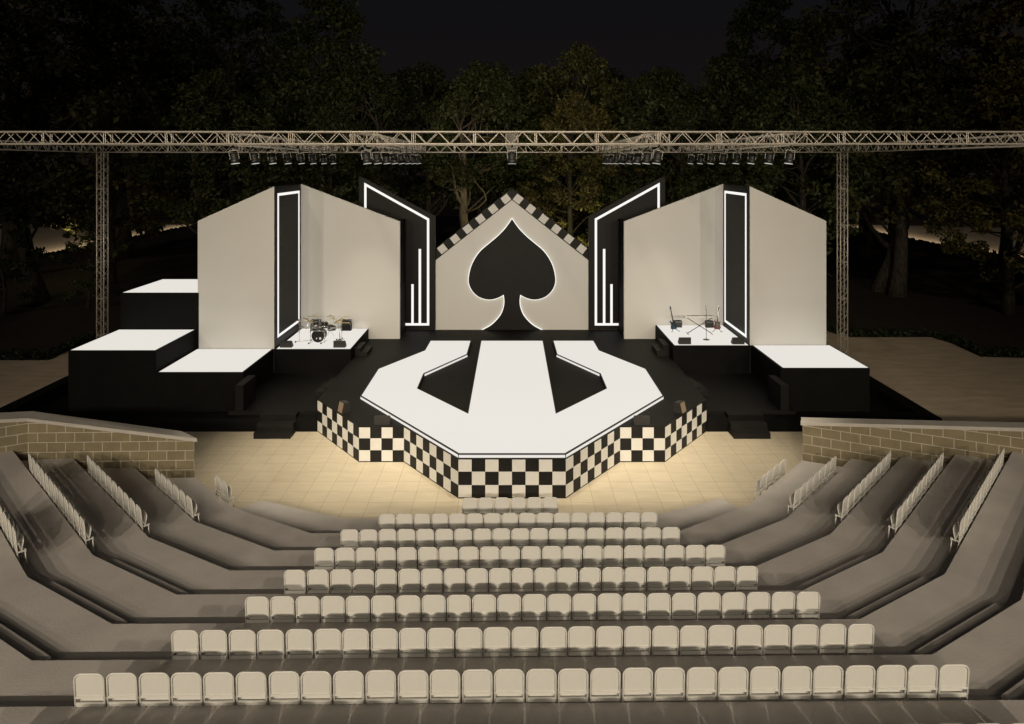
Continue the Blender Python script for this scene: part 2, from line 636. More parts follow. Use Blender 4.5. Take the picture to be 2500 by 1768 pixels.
def u_panel(mb, w, r, z0, z1, yf, th):
    pr = [(-w, z0), (w, z0), (w, z1 - r)]
    for i in range(1, 6):
        t = math.pi / 2 * i / 6
        pr.append((w - r + r * math.cos(t), z1 - r + r * math.sin(t)))
    pr.append((w - r, z1))
    pr.append((-w + r, z1))
    for i in range(5, 0, -1):
        t = math.pi / 2 * i / 6
        pr.append((-w + r - r * math.cos(t), z1 - r + r * math.sin(t)))
    pr.append((-w, z1 - r))
    n = len(pr)
    b = len(mb.v)
    mb.v += [(x, yf(z), z) for x, z in pr] + [(x, yf(z) + th, z) for x, z in pr]
    mb.face(range(b, b + n)); mb.face(reversed(range(b + n, b + 2 * n)))
    for i in range(n):
        j = (i + 1) % n
        mb.face((b + j, b + i, b + n + i, b + n + j))


def make_chair():
    t = thing('folding_chair', 'x', 'chair')
    mb = MB().tube(u_path(.2005, .095, 0.0, .79, lean), .0135, 0, 8)
    mb.build('frame', M['chair'], t)
    mb = MB()
    u_panel(mb, .184, .080, .465, .774, lambda z: lean(z) + .001, .011)
    mb.box(-.19, .19, lean(.45) - .012, lean(.45) + .010, .437, .466)
    mb.build('backrest', M['chair'], t)
    mb = MB()
    mb.box(-.19, .19, lean(.35) - .010, lean(.35) + .012, .318, .374)
    for s in (-1, 1):
        mb.box(s * .2 - .012, s * .2 + .012, lean(.36), .15, .348, .374)
        mb.box(s * .2 - .016, s * .2 + .016, .118, .146, .33, .392)
    mb.build('hinge_bar', M['chair'], t)
    sf = lambda z: .062 + (z - .33) * .18
    mb = MB()
    mb.tube(u_path(.186, .08, .335, .60, sf), .011, 0, 8)
    u_panel(mb, .176, .072, .34, .59, lambda z: sf(z) - .004, .012)
    mb.build('seat', M['chair'], t)
    for s in (-1, 1):
        MB().tube([(s * .2, .13, .35), (s * .2, .16, 0.0)], .0125, 0, 8).build('leg', M['chair'], t)
    return t


chair0 = make_chair()
KIDS[chair0.name] = list(chair0.children)
first_chair = True


def place_chair(x, y, z, rz, label, group):
    global first_chair
    if first_chair:
        chair0.location = (x, y, z)
        chair0.rotation_euler = (0, 0, rz)
        chair0['label'] = label
        chair0['group'] = group
        first_chair = False
        return chair0
    return dup(chair0, (x, y, z), rz, label, group)


PITCH = .4452
ROT = R(.8)
rows = [(6, 1245.7), (16, 1265.8), (18, 1246.8), (20, 1271), (21, 1275), (23, 1304), (25, 1282.5), (28, 1283), (30, 1283)]
for k, (n, pxc) in enumerate(rows):
    yl = 18.69 - TD * k + (.165 if k == 0 else .035)
    xc = (pxc - 1250) * yl / F
    for i in range(n):
        s = (i - (n - 1) / 2) * PITCH
        jit = random.uniform(-.006, .006)
        ch = place_chair(xc + s * math.cos(ROT) + jit, yl + (xc + s) * math.sin(ROT) + random.uniform(-.004, .004), TR * k, ROT + random.uniform(-.008, .008),
                    'white folding chair, %s from the left in the row of %s' % (ORD[i], NUM[n]), 'chairs in the row of %s' % NUM[n])
        if k == 8:
            ch.scale = (1, 1, .93)


def side_row(k, n, near, left):
    d = Vector(DL if left else DR)
    rz = R(-46.5) if left else R(46)
    nrm = Vector((d.y, -d.x)) if left else Vector((-d.y, d.x))
    z, p1l, p2l, p1r, p2r = lip(k)
    b = Vector(p2l if left else p2r)
    # distance along the lip of the chair nearest to the aisle
    t0 = (Vector(near) - b).dot(d)
    side = 'left' if left else 'right'
    for i in range(n):
        p = b + d * (t0 + i * PITCH) + nrm * .05
        place_chair(p.x, p.y, TR * k, rz + random.uniform(-.01, .01),
                    'white folding chair, %s from the aisle in the %s side row of %s' % (ORD[i], side, NUM[n]), 'chairs in the %s side row of %s' % (side, NUM[n]))


side_row(1, 2, (-8.27, 18.85), True)
side_row(2, 6, (-8.23, 17.68), True)
side_row(3, 10, (-8.93, 16.58), True)
side_row(4, 12, (-9.60, 15.36), True)
side_row(5, 5, (-10.45, 14.25), True)
side_row(1, 4, (7.32, 19.36), False)
side_row(2, 7, (7.47, 18.08), False)
side_row(3, 9, (8.21, 16.99), False)
side_row(4, 10, (8.91, 15.86), False)
side_row(5, 12, (9.67, 14.75), False)

# ------------------------------------------------------------------ chequered main stage
ZD = 1.20        # upper deck
ZP = 1.335       # top of the light floor
YF, YM, YB = 20.40, 22.88, 25.50
XF, XM, XO = 1.605, 3.62, 7.26
XN = 5.13
deck_pts = [(-XF, YF), (XF, YF), (XM, YM), (XN, YM), (XO, YB), (XO, 36.2), (-XO, 36.2), (-XO, YB), (-XN, YM), (-XM, YM)]
stage = thing('chequered_stage', 'black thrust stage with cream and black chequered front panels', 'stage', (0, 28, 0))


def sb(mb, name, mats, parent, o=(0, 28, 0)):
    mb.v = [(x - o[0], y - o[1], z - o[2]) for x, y, z in mb.v]
    return mb.build(name, mats, parent)


sb(MB().prism(offset_poly(deck_pts, .02), -.02, ZD), 'deck', M['deck'], stage)
ROWZ = [(.035, .40), (.40, .80), (.80, 1.165)]


def checker(p, q, cols):
    p, q = Vector(p), Vector(q)
    L = (q - p).length
    d = (q - p) / L
    nr = Vector((d.y, -d.x))
    mb = MB()
    T = Matrix(((d.x, nr.x, 0, p.x), (d.y, nr.y, 0, p.y), (0, 0, 1, 0), (0, 0, 0, 1)))
    mb.box(0.001, L - .001, -.018, 0.0, 0, ZD + .004, 0, T)
    w = L / cols
    for c in range(cols):
        for r in range(3):
            if (c + r) % 2 == 0:
                mb.box(c * w + .004, (c + 1) * w - .002, 0.0005, .006, ROWZ[r][0] + .002, ROWZ[r][1] - .002, 1, T)
    sb(mb, 'front_panel', [M['check_black'], M['square']], stage)


checker((-XO, YB), (-XN, YM), 8)
checker((-XN, YM), (-XM, YM), 4)
checker((-XM, YM), (-XF, YF), 8)
checker((-XF, YF), (XF, YF), 8)
checker((XF, YF), (XM, YM), 8)
checker((XM, YM), (XN, YM), 4)
checker((XN, YM), (XO, YB), 8)

# light floor on the stage: a pale lit walkway with two wedge-shaped slots
A = [at(*p, ZP) for p in ((1049.9, 831.9), (1035.9, 855.8), (922.2, 901), (879.9, 966.3))] + [(-XF - .0, YF - .005)]
Sl = [at(*p, ZP) for p in ((1173.4, 831.9), (1141, 1008), (1020.6, 948.5), (1035.9, 911.9), (1141.4, 864.8), (1150.8, 831.9))]
mir = lambda pts: [(-x, y) for x, y in pts][::-1]
outline = A + mir(A) + mir(Sl) + Sl          # counter-clockwise from the back left corner
lf = thing('light_floor', 'large lit white stage floor with two black wedge-shaped slots', 'light floor', (0, 28, ZD + .005))
lo = (0, 28, ZD + .005)
sb(MB().prism(outline, ZD + .005, ZP), 'base', M['check_black'], lf, lo)
sb(MB().prism(offset_poly(outline, .045), ZP + .001, ZP + .006), 'light_panel', M['led'], lf, lo)
mb = MB()
for i in range(len(outline)):
    p, q = Vector(outline[i]), Vector(outline[(i + 1) % len(outline)])
    if (q - p).length < .3 or abs(p.y - q.y) < .02 and p.y > 30:
        continue
    d = (q - p).normalized()
    nr = Vector((d.y, -d.x))
    T = Matrix(((d.x, nr.x, 0, p.x), (d.y, nr.y, 0, p.y), (0, 0, 1, 0), (0, 0, 0, 1)))
    if nr.y > -.3:
        continue
    mb.box(.015, (q - p).length - .015, .001, .005, ZD + .018, ZP - .032, 0, T)
sb(mb, 'edge_light', M['led'], lf, lo)

# ------------------------------------------------------------------ side decks, kerb, steps, low walls
YK0, YK1 = 25.48, 26.08
for s in (-1, 1):
    side = 'left' if s < 0 else 'right'
    xo = 19.95 if s < 0 else 16.05
    X = lambda a, b: (min(s * a, s * b), max(s * a, s * b))
    k = MB()
    a, b = X(7.275, xo)
    k.box(a, b, YK0, YK1 - .24, 0, .49)
    a, b = X(10.75, xo)
    k.box(a, b, YK1 - .24, YK1, 0, .49)
    a, b = X(xo - .58, xo)
    k.box(a, b, YK1, 38.5, 0, .49)
    a, b = X(10.8, xo - .58)
    k.box(a, b, YK1, 38.5, -.1, .012)
    tag(k.build('stage_kerb', M['black']), 'low black kerb wall edging the dark pit on the %s of the stage' % side, 'kerb')
    dk = MB()
    a, b = X(7.27, 10.74)
    dk.box(a, b, YK1 - .235, 30.5, 0, .636)
    a, b = X(8.06, 9.40)
    dk.box(a, b, YK0 - .03, YK1 - .236, 0, .636)
    tag(dk.build('side_deck', M['deck']), 'low black deck between the chequered stage and the %s platform' % side, 'deck')
    st = MB()
    a, b = X(8.06, 9.40)
    st.box(a, b, 25.13, YK0 - .031, 0, .424)
    st.box(a, b, 24.81, 25.129, 0, .21)
    tag(st.build('stage_steps', M['step_black']), 'black steps from the tiled floor up to the %s side deck' % side, 'steps')
    st = MB()
    a, b = X(7.58, 7.90)
    st.box(a, b, 27.5, 28.7, .637, .825)
    a, b = X(7.262, 7.579)
    st.box(a, b, 27.5, 28.7, .637, 1.01)
    tag(st.build('deck_steps', M['step_black']), 'two small black steps from the %s side deck to the main stage' % side, 'steps')
    st = MB()
    dz = 0 if s < 0 else .15
    a, b = X(6.93, 7.19)
    st.box(a, b, 31.2, 32.35, ZD + .001, 1.56 + dz)
    a, b = X(6.62, 6.929)
    st.box(a, b, 31.2, 32.35, ZD + .001, 1.38 + dz * .5)
    tag(st.build('riser_steps', M['step_black']), 'two small black steps up to the %s instrument riser' % side, 'steps')
    lw = MB()
    a, b = X(10.18, 10.5)
    lw.bbox(a, b, 25.87, 27.13, .49 if False else .637, 1.60, 0, .012)
    tag(lw.build('parapet', M['deck']), 'short black parapet beside the %s stage steps' % side, 'parapet')


def lit_platform(name, label, cat, x0, x1, y0, y1, z, z0=0.0, rim=.10, group=None):
    o = thing(name, label, cat, ((x0 + x1) / 2, (y0 + y1) / 2, z0), 0, group)
    w, d = (x1 - x0) / 2, (y1 - y0) / 2
    MB().box(-w, w, -d, d, 0, z - z0 - .006).build('platform_box', M['black'], o)
    MB().box(-w + rim, w - rim * .5, -d + .012, d - rim * .3, z - z0 - .0055, z - z0).build('light_panel', M['led'], o)
    return o


YW = 30.52       # outer wall plane
YI = 34.30       # inner wall plane
lit_platform('lit_platform', 'lower lit white platform in front of the left cream wall', 'platform', -14.14, -10.68, 27.14, YW - .005, 1.727)
lit_platform('lit_platform', 'middle lit white platform, left of the lower left platform', 'platform', -17.64, -14.145, 27.14, YW - .005, 2.592)
lit_platform('lit_platform', 'highest lit white platform, far left behind the others', 'platform', -17.50, -14.0, YW, 34.05, 4.245)
lit_platform('lit_platform', 'lit white platform in front of the right cream wall', 'platform', 10.68, 14.22, 27.14, YW - .005, 1.893)
lit_platform('instrument_riser', 'lit white riser carrying the drum kit', 'riser', -10.60, -7.20, 30.505, YI - .01, 1.727, 0.0, .07)
lit_platform('instrument_riser', 'lit white riser carrying guitars and a keyboard', 'riser', 7.20, 10.60, 30.505, YI - .01, 1.893, 0.0, .07)

# ------------------------------------------------------------------ scenic wings
sx = lambda px, Y: (px - 1250) * Y / F
sz = lambda py, Y: H - (py - 400) * Y / F
for s in (-1, 1):
    side = 'left' if s < 0 else 'right'
    w = thing('wing_wall', 'angular cream set wall on the %s with a black lit recess' % side, 'set wall', (s * 10.6, YW, 0))
    ow = (s * 10.6, YW, 0)

    def mxz(mb, pts, y0, y1):
        mb.prism_xz([(s * -x, z) for x, z in pts], y0, y1)
    XR = -10.63
    zp = 1.72 if s < 0 else 1.886
    mb = MB(); mxz(mb, [(-14.05, zp), (XR, zp), (XR, 8.99), (-14.05, 7.44)], YW, YW + .25)
    sb(mb, 'outer_panel', M['cream'], w, ow)
    mb = MB()
    x0, x1 = sorted((s * 10.88, s * 10.615))
    mb.box(x0, x1, YW + .002, YI + .25, 0, 8.985)
    sb(mb, 'return_panel', M['check_black'], w, ow)
    mb = MB(); mxz(mb, [(XR + .016, ZD - .5), (-5.64, ZD - .5), (-5.64, 7.10), (XR + .016, 8.985)], YI, YI + .2)
    sb(mb, 'inner_panel', M['cream'], w, ow)
    mb = MB()
    x0, x1 = sorted((s * 5.64, s * 5.78))
    mb.box(x0, x1, YI + .201, 36.15, ZD, 7.09)
    sb(mb, 'end_panel', M['black'], w, ow)
    # light frame on the return
    mb = MB()
    x0, x1 = sorted((s * 10.6145, s * 10.605))
    ya, yb, za, zb = 30.90, 34.08, 2.12, 8.66
    mb.box(x0, x1, ya, ya + .17, za, zb)
    mb.box(x0, x1, yb - .17, yb, za, zb)
    mb.box(x0, x1, ya + .17, yb - .17, zb - .12, zb)
    mb.box(x0, x1, ya + .17, yb - .17, za, za + .12)
    sb(mb, 'light_frame', M['strip'], w, ow)
    # black back panel with light lines
    Y = 36.2
    p = thing('light_line_panel', 'tall black slanted panel with white light lines, %s of the spade wall' % side, 'set panel', (s * 6, Y, ZD))
    op = (s * 6, Y, ZD)
    mb = MB(); mxz(mb, [(sx(876, Y), ZD), (sx(1063, Y), ZD), (sx(1063, Y), sz(528, Y)), (sx(876, Y), sz(428, Y))], Y, Y + .16)
    sb(mb, 'panel', M['check_black'], p, op)

    def px_poly(mb, pts):
        mxz(mb, [(sx(a, Y), sz(b, Y)) for a, b in pts], Y - .012, Y - .001)
    mb = MB()
    px_poly(mb, [(889.3, 446), (894.8, 455.5), (894.8, 800), (889.3, 800)])
    px_poly(mb, [(889.3, 446), (1048, 534), (1042.4, 537.6), (894.8, 455.5)])
    px_poly(mb, [(1048, 534), (1048, 794.8), (1042.4, 794.8), (1042.4, 537.6)])
    px_poly(mb, [(976, 789.2), (1042.4, 789.2), (1042.4, 794.8), (976, 794.8)])
    px_poly(mb, [(1022.2, 608), (1028, 608), (1028, 789.2), (1022.2, 789.2)])
    px_poly(mb, [(1004.3, 694), (1010, 694), (1010, 789.2), (1004.3, 789.2)])
    sb(mb, 'light_lines', M['strip'], p, op)

# ------------------------------------------------------------------ spade wall
Y = 36.36
sw = thing('spade_wall', 'cream gabled wall with a large black spade and chequered roof edge', 'set wall', (0, Y, ZD))
osw = (0, Y, ZD)
XY = lambda pts: [(sx(a, Y), sz(b, Y)) for a, b in pts]
mb = MB().prism_xz(XY([(1063, 805), (1437, 805), (1437, 636), (1250, 488.5), (1063, 636)]), Y - .05, Y)
sb(mb, 'wall_panel', M['cream'], sw, osw)
mb = MB().prism_xz(XY([(1063, 806), (1437, 806), (1437, 606.5), (1250, 459), (1063, 606.5)]), Y + .001, Y + .2)
sl = Vector((-31.0, 24.4)).normalized()
for s in (1, -1):
    for i in range(6):
        cx, cy = 1235.0 - 31.0 * i, 486.0 + 24.36 * i
        u = sl * 9.7
        v = Vector((sl.y, -sl.x)) * 9.2
        q = [Vector((cx, cy)) + a * u + b * v for a, b in ((-1, -1), (1, -1), (1, 1), (-1, 1))]
        q = [(a.x if s > 0 else 2500 - a.x, a.y) for a in q]
        mb.prism_xz(XY(q), Y - .008, Y + .0005, 1)
sb(mb, 'gable_trim', [M['check_black'], M['square']], sw, osw)


def catmull(pts, n=6):
    out = []
    P_ = [pts[0]] + pts + [pts[-1]]
    for i in range(1, len(P_) - 2):
        p0, p1, p2, p3 = [Vector(q) for q in P_[i - 1:i + 3]]
        for k in range(n):
            t = k / n
            out.append(tuple(.5 * ((2 * p1) + (-p0 + p2) * t + (2 * p0 - 5 * p1 + 4 * p2 - p3) * t * t + (-p0 + 3 * p1 - 3 * p2 + p3) * t ** 3)))
    out.append(tuple(pts[-1]))
    return out


full = lambda pts: [(800 + x * .39405, 560 + y * .39405) for x, y in pts]
lobe = full([(1142.5, -66), (1118, -30), (1095, 0), (1050, 45), (1000, 87), (950, 130), (913, 180), (888, 235), (875, 300), (880, 345), (905, 388), (945, 419), (1000, 432), (1050, 423), (1091, 402)])
stem = full([(1091, 402), (1095, 440), (1091, 478), (1076, 520), (1048, 558), (1008, 594), (955, 623)])
left = catmull(lobe) + catmull(stem)[1:]
right = [(2500 - x, y) for x, y in left][::-1]
sp = XY(left + right[:-1])
ar = sum(p[0] * q[1] - q[0] * p[1] for p, q in zip(sp, sp[1:] + sp[:1]))
if ar < 0:
    sp = sp[::-1]
zb0 = sz(805, Y)
halo = [(x, max(z, zb0)) for x, z in offset_poly(sp, -.034)]
mb = MB().prism_xz(sp, Y - .16, Y - .12)
sb(mb, 'spade', M['check_black'], sw, osw)
mb = MB().prism_xz(halo, Y - .118, Y - .085)
sb(mb, 'halo_light', M['halo'], sw, osw)


# ------------------------------------------------------------------ truss rig
TW = .34


def truss(name, label, p0, p1, up=(0, 0, 1), cr=.025, seg=1.70):
    """box truss; p0, p1 are the ends of its centre line"""
    p0, p1 = Vector(p0), Vector(p1)
    root = thing(name, label, 'truss', tuple(p0))
    d = (p1 - p0).normalized()
    L = (p1 - p0).length
    u = Vector(up)
    u = (u - d * u.dot(d)).normalized()
    w = d.cross(u)
    h = TW / 2
    cor = [(a * h * u + b * h * w) for a, b in ((1, 1), (1, -1), (-1, -1), (-1, 1))]
    for c in cor:
        MB().tube([c, c + d * L], cr, 0, 10).build('chord', M['alu'], root)
    mb = MB()
    ns = max(1, round(L / seg))
    sg = L / ns
    lr = .0095
    for f in range(4):
        a, b = cor[f], cor[(f + 1) % 4]
        for k in range(ns):
            n = 5
            e = .045
            x0, x1 = k * sg + e, (k + 1) * sg - e
            for end in (x0 - .02, x1 + .02):
                mb.tube([a + d * end, b + d * end], lr * 1.1, 0, 6, False)
            for i in range(n):
                q0 = x0 + (x1 - x0) * i / n
                q1 = x0 + (x1 - x0) * (i + 1) / n
                s0, s1 = (a, b) if (i + f // 2) % 2 == 0 else (b, a)
                mb.tube([s0 + d * q0, s1 + d * q1], lr, 0, 6, False)
    mb.build('lacing', M['alu'], root)
    return root


YTB, YTF = 33.0, 19.25
ZB = 10.555
ZC = ZB + TW / 2
XTL, XTR = -19.8, 15.97
XD = [-8.24, -4.32, 0.0, 4.32, 8.24]
truss('truss_beam', 'long horizontal truss beam crossing in front, nearest the seats', (XTL - .2, YTF, ZC), (XTR + .2, YTF, ZC))
truss('truss_beam', 'long horizontal truss beam at the back, between the two towers', (XTL - .2, YTB, ZC), (XTR + .2, YTB, ZC))
for x, nm in zip(XD + [XTL, XTR], ['outer left lamp truss running front to back', 'inner left lamp truss running front to back', 'centre truss running front to back with one lamp',
                                    'inner right lamp truss running front to back', 'outer right lamp truss running front to back',
                                    'lampless side truss running forward from the left tower', 'lampless side truss running forward from the right tower']):
    truss('truss_beam', nm, (x, YTF + TW / 2 + .02, ZC), (x, YTB - TW / 2 - .02, ZC))
truss('truss_tower', 'slender upright truss tower at far left, beside the stacked white platforms', (XTL - .0, YTB, -.02), (XTL, YTB, ZB), (0, 1, 0), .026)
truss('truss_tower', 'slender upright truss tower beside the right cream wall', (XTR, YTB, -.02), (XTR, YTB, ZB), (0, 1, 0), .026)


# ------------------------------------------------------------------ stage lamps
def make_lamp():
    t = thing('stage_lamp', 'x', 'stage lamp')      # origin: the middle of the truss' bottom chords
    mb = MB()
    mb.box(-.022, .022, -.03, .03, -.10, .025)
    mb.box(-.035, .035, -.02, .02, -.135, -.10)
    mb.build('clamp', M['lamp_black'], t)
    mb = MB()
    mb.box(-.135, .135, -.018, .018, -.155, -.136)
    for s in (-1, 1):
        mb.box(s * .135 - .008, s * .135 + .008, -.02, .02, -.40, -.136)
    mb.build('yoke', M['lamp_grey'], t)
    T = Matrix.Translation((0, 0, -.36))
    prof = [(.03, .17), (.075, .165), (.10, .135), (.108, .10), (.114, .095), (.110, .09), (.114, .06), (.120, .055), (.116, .05), (.117, .02), (.123, .015), (.118, .01),
            (.119, -.03), (.124, -.035), (.119, -.04), (.119, -.14), (.126, -.145), (.126, -.165), (.110, -.17)]
    h = MB().lathe(prof, 0, 20, T)
    for s in (-1, 1):
        h.lathe([(.018, 0), (.018, .03)], 1, 10, Matrix.Translation((s * .113, 0, -.36)) @ Matrix.Rotation(s * math.pi / 2, 4, 'Y'))
    ho = h.build('housing', [M['lamp_black'], M['lamp_grey']], t)
    MB().lathe([(.10, -.172), (.122, -.176), (.122, -.180), (.02, -.181)], 0, 20, T).build('lens', M['lens'], ho)
    return t


lamp0 = make_lamp()
KIDS[lamp0.name] = list(lamp0.children)
for ch in lamp0.children:
    KIDS[ch.name] = list(ch.children)
WARM = (1.0, .88, .68)
lamp_first = True


def spot(name, loc, target, power, size, blend, radius=.1, col=WARM):
    l = bpy.data.lights.new(name, 'SPOT')
    l.energy = power
    l.spot_size = R(size)
    l.spot_blend = blend
    l.shadow_soft_size = radius
    l.color = col
    o = bpy.data.objects.new(name, l)
    C.objects.link(o)
    o.location = loc
    o.rotation_euler = (Vector(target) - Vector(loc)).to_track_quat('-Z', 'Y').to_euler()
    return o


LAMP_P = 620
for x, nm in ((-8.2, 'outer left'), (-4.32, 'inner left'), (0, 'centre'), (4.32, 'inner right'), (8.2, 'outer right')):
    for i in range(8 if x else 1):
        y = 20.06 + 1.575 * i
        lab = 'black stage lamp, %s from the front on the %s truss' % (ORD[i], nm)
        if x == 0:
            lab = 'black stage lamp hanging alone from the centre truss above the spade'
        ang = R(8) * (1 if x < 0 else -1) if x else 0
        dx = -.03
        loc = (x, y, ZB - .02)
        if lamp_first:
            lamp0.location = loc
            lamp0.rotation_euler = (0, -ang, 0)
            lamp0['label'] = lab
            lamp0['group'] = 'lamps on the ' + nm + ' truss'
            lamp_first = False
        else:
            dup(lamp0, loc, 0, lab, 'lamps on the ' + nm + ' truss', rot=(0, -ang, 0))
        lx = x + math.sin(ang) * .58
        spot('lamp_light', (lx, y, ZB - .02 - .585), (lx + math.sin(ang) * 11, y + 2.6, 0), LAMP_P * (3.6 if i == 0 else 1.5 if i == 1 else 1.0), 58 if i < 2 else 50, 1.0, .07)


# ------------------------------------------------------------------ stage monitors and small speakers
def monitor(x, y, z, rz, label):
    t = thing('stage_monitor', label, 'monitor', (x, y, z), rz, 'stage monitors')
    MB().prism_yz([(-.20, 0), (.08, 0), (.07, .06), (-.13, .30), (-.20, .30)], -.265, .265).build('cabinet', M['monitor'], t)
    q = MB().poly([(-.24, .064, .068), (-.24, -.124, .293), (.24, -.124, .293), (.24, .064, .068)][::-1])
    q.v = [(a, b + .004, c + .006) for a, b, c in q.v]
    q.build('grille', M['amp_grill'], t)
    return t


monitor(-10.18, 30.90, 1.728, 0, 'black stage monitor at the front left corner of the drum riser')
monitor(-7.77, 30.90, 1.728, 0, 'black stage monitor at the front right corner of the drum riser')
monitor(7.77, 30.83, 1.894, 0, 'black stage monitor at the front left corner of the guitar riser')
monitor(10.17, 30.83, 1.894, 0, 'black stage monitor at the front right corner of the guitar riser')
monitor(-4.38, 23.18, ZD, 0, 'black stage monitor on the deck against the left edge of the light floor')
monitor(4.38, 23.18, ZD, 0, 'black stage monitor on the deck against the right edge of the light floor')
for s in (-1, 1):
    t = thing('fill_speaker', 'small speaker, face coloured as lit, on the deck behind the %s chequered corner' % ('left' if s < 0 else 'right'), 'speaker', (s * 5.95, 24.25, ZD), s * R(50), 'small speakers on the stage corners')
    MB().prism_yz([(-.19, 0), (.17, 0), (.13, .33), (-.10, .36)], -.17, .17).build('cabinet', M['monitor'], t)
    g = MB().poly([(-.16, -.186, .02), (.16, -.186, .02), (.16, -.106, .345), (-.16, -.106, .345)])
    g.v = [(a, b - .004, c) for a, b, c in g.v]
    g.build('grille', M['speaker'], t)

# ------------------------------------------------------------------ drum kit
ZR = 1.728
dk = thing('drum_kit', 'black drum kit with brass cymbals on a chrome rack on the lit left riser', 'drum kit', (-8.97, 31.9, ZR))
RX = Matrix.Rotation(R(90), 4, 'X')


def drum(name, x, y, z, r, h, T, headm):
    """drum with its axis along the local z of T"""
    Mx = Matrix.Translation((x, y, z)) @ T
    o = MB().lathe([(r, 0), (r, h)], 0, 24, Mx).build(name, M['drum_black'], dk)
    MB().lathe([(r * 1.04, -.012), (r * 1.05, 0), (r * 1.05, .02), (r * 1.0, .022)], 0, 24, Mx).lathe([(r * 1.0, h - .022), (r * 1.05, h - .02), (r * 1.05, h), (r * 1.04, h + .012)], 0, 24, Mx).build('hoop', M['chrome'], o)
    MB().lathe([(r * .98, -.014), (r * .9, -.018), (.01, -.019)], 0, 24, Mx).lathe([(r * .98, h + .0145), (.01, h + .018)], 0, 24, Mx).build('drum_head', headm, o)
    lg = MB()
    for k in range(8):
        t_ = 2 * math.pi * k / 8 + .2
        c_ = Vector((math.cos(t_) * r * 1.03, math.sin(t_) * r * 1.03, 0))
        lg.tube([Mx @ (c_ + Vector((0, 0, .02))), Mx @ (c_ + Vector((0, 0, h - .02)))], .006, 0, 5)
    lg.build('lugs', M['lamp_grey'], o)
    return o


b = drum('bass_drum', 0, -.34, .30, .29, .45, Matrix.Rotation(R(-90), 4, 'X'), M['drum_head'])
MB().lathe([(.035, 0), (.03, .006)], 0, 14, Matrix.Translation((-.06, -.362, .20)) @ RX).lathe([(.055, 0), (.05, .006)], 0, 16, Matrix.Translation((.11, -.362, .20)) @ RX).build('head_mark', M['white_plastic'], b)
drum('rack_tom', -.16, -.10, .68, .15, .2, Matrix.Rotation(R(-28), 4, 'X'), M['drum_head'])
drum('rack_tom', .23, -.10, .66, .16, .22, Matrix.Rotation(R(-28), 4, 'X'), M['drum_head'])
drum('floor_tom', .50, .20, .46, .19, .15, Matrix.Identity(4), M['drum_head'])
drum('snare_drum', -.30, .38, .55, .17, .14, Matrix.Identity(4), M['white_head'])
for p, q in (((-.95, -.05, 0), (-.95, -.05, .82)), ((-.33, -.40, 0), (-.33, -.40, .62)), ((.33, -.40, 0), (.33, -.40, .62)), ((1.02, -.02, 0), (1.02, -.02, .98)),
             ((-.95, -.05, .74), (-.33, -.40, .56)), ((-.33, -.40, .56), (.33, -.40, .56)), ((.33, -.40, .56), (1.02, -.02, .68))):
    MB().tube([p, q], .017, 0, 8).build('rack_pipe', M['chrome'], dk)
for p, q in (((-1.05, -.30, .03), (-.42, .02, .03)), ((-.36, -.55, .03), (-.16, -.20, .08)), ((.20, -.55, .03), (.38, -.2, .08)), ((.9, -.25, .03), (1.1, .2, .03))):
    MB().tube([p, q], .012, 0, 6).build('rack_foot', M['chrome'], dk)
for p in ((-1.05, -.30), (-.42, .02), (-.36, -.55), (.20, -.55), (.9, -.25), (.95, .35), (.75, .1)):
    MB().bbox(p[0] - .03, p[0] + .03, p[1] - .04, p[1] + .03, 0, .06).build('rubber_foot', M['monitor'], dk)


def cymbal(x, y, z, r, rx, ry, base):
    T = Matrix.Translation((x, y, z)) @ Matrix.Rotation(R(rx), 4, 'X') @ Matrix.Rotation(R(ry), 4, 'Y')
    o = MB().lathe([(r, -.012), (r * .6, .004), (r * .25, .014), (r * .2, .035), (.012, .05), (.01, .07)], 0, 24, T).build('cymbal', M['brass'], dk)
    MB().tube([(x, y, z + .05), (x + (base[0] - x) * .1, y + (base[1] - y) * .1, z - .2), base], .010, 0, 6).build('stand', M['chrome'], o)


cymbal(-.36, .15, 1.12, .20, -7, 2, (-.40, -.10, .6))
cymbal(.43, .15, 1.12, .20, -7, -2, (.30, -.15, .6))
cymbal(.55, .30, .97, .13, -2, 6, (.70, .10, .5))
cymbal(.83, .02, .93, .17, 18, -20, (.95, .05, 0))
cymbal(1.05, .02, 1.07, .19, 0, -26, (1.02, -.02, .9))
cymbal(-.62, .05, .99, .20, -8, 32, (-.6, -.1, .6))
cymbal(-1.0, .0, .95, .17, -8, -5, (-.95, -.05, .75))
cymbal(-.48, .35, .80, .15, -4, 10, (-.5, .4, 0))
pd = MB()
pd.box(.82, .96, -.12, .20, .01, .04)
pd.tube([(.89, .2, .02), (.89, .06, .35)], .02, 0, 6)
pd.build('pedal', M['lamp_grey'], dk)
thr = thing('drum_stool', 'round black drum stool hidden behind the drum kit', 'stool', (-8.75, 32.75, ZR))
MB().lathe([(.16, .44), (.18, .46), (.18, .50), (.15, .53)], 0, 18).build('seat', M['amp'], thr)
for k in range(3):
    a = k * 2.1
    MB().tube([(0, 0, .44), (.02 * math.cos(a), .02 * math.sin(a), .25), (.24 * math.cos(a), .24 * math.sin(a), .01)], .011, 0, 6).build('leg', M['chrome'], thr)


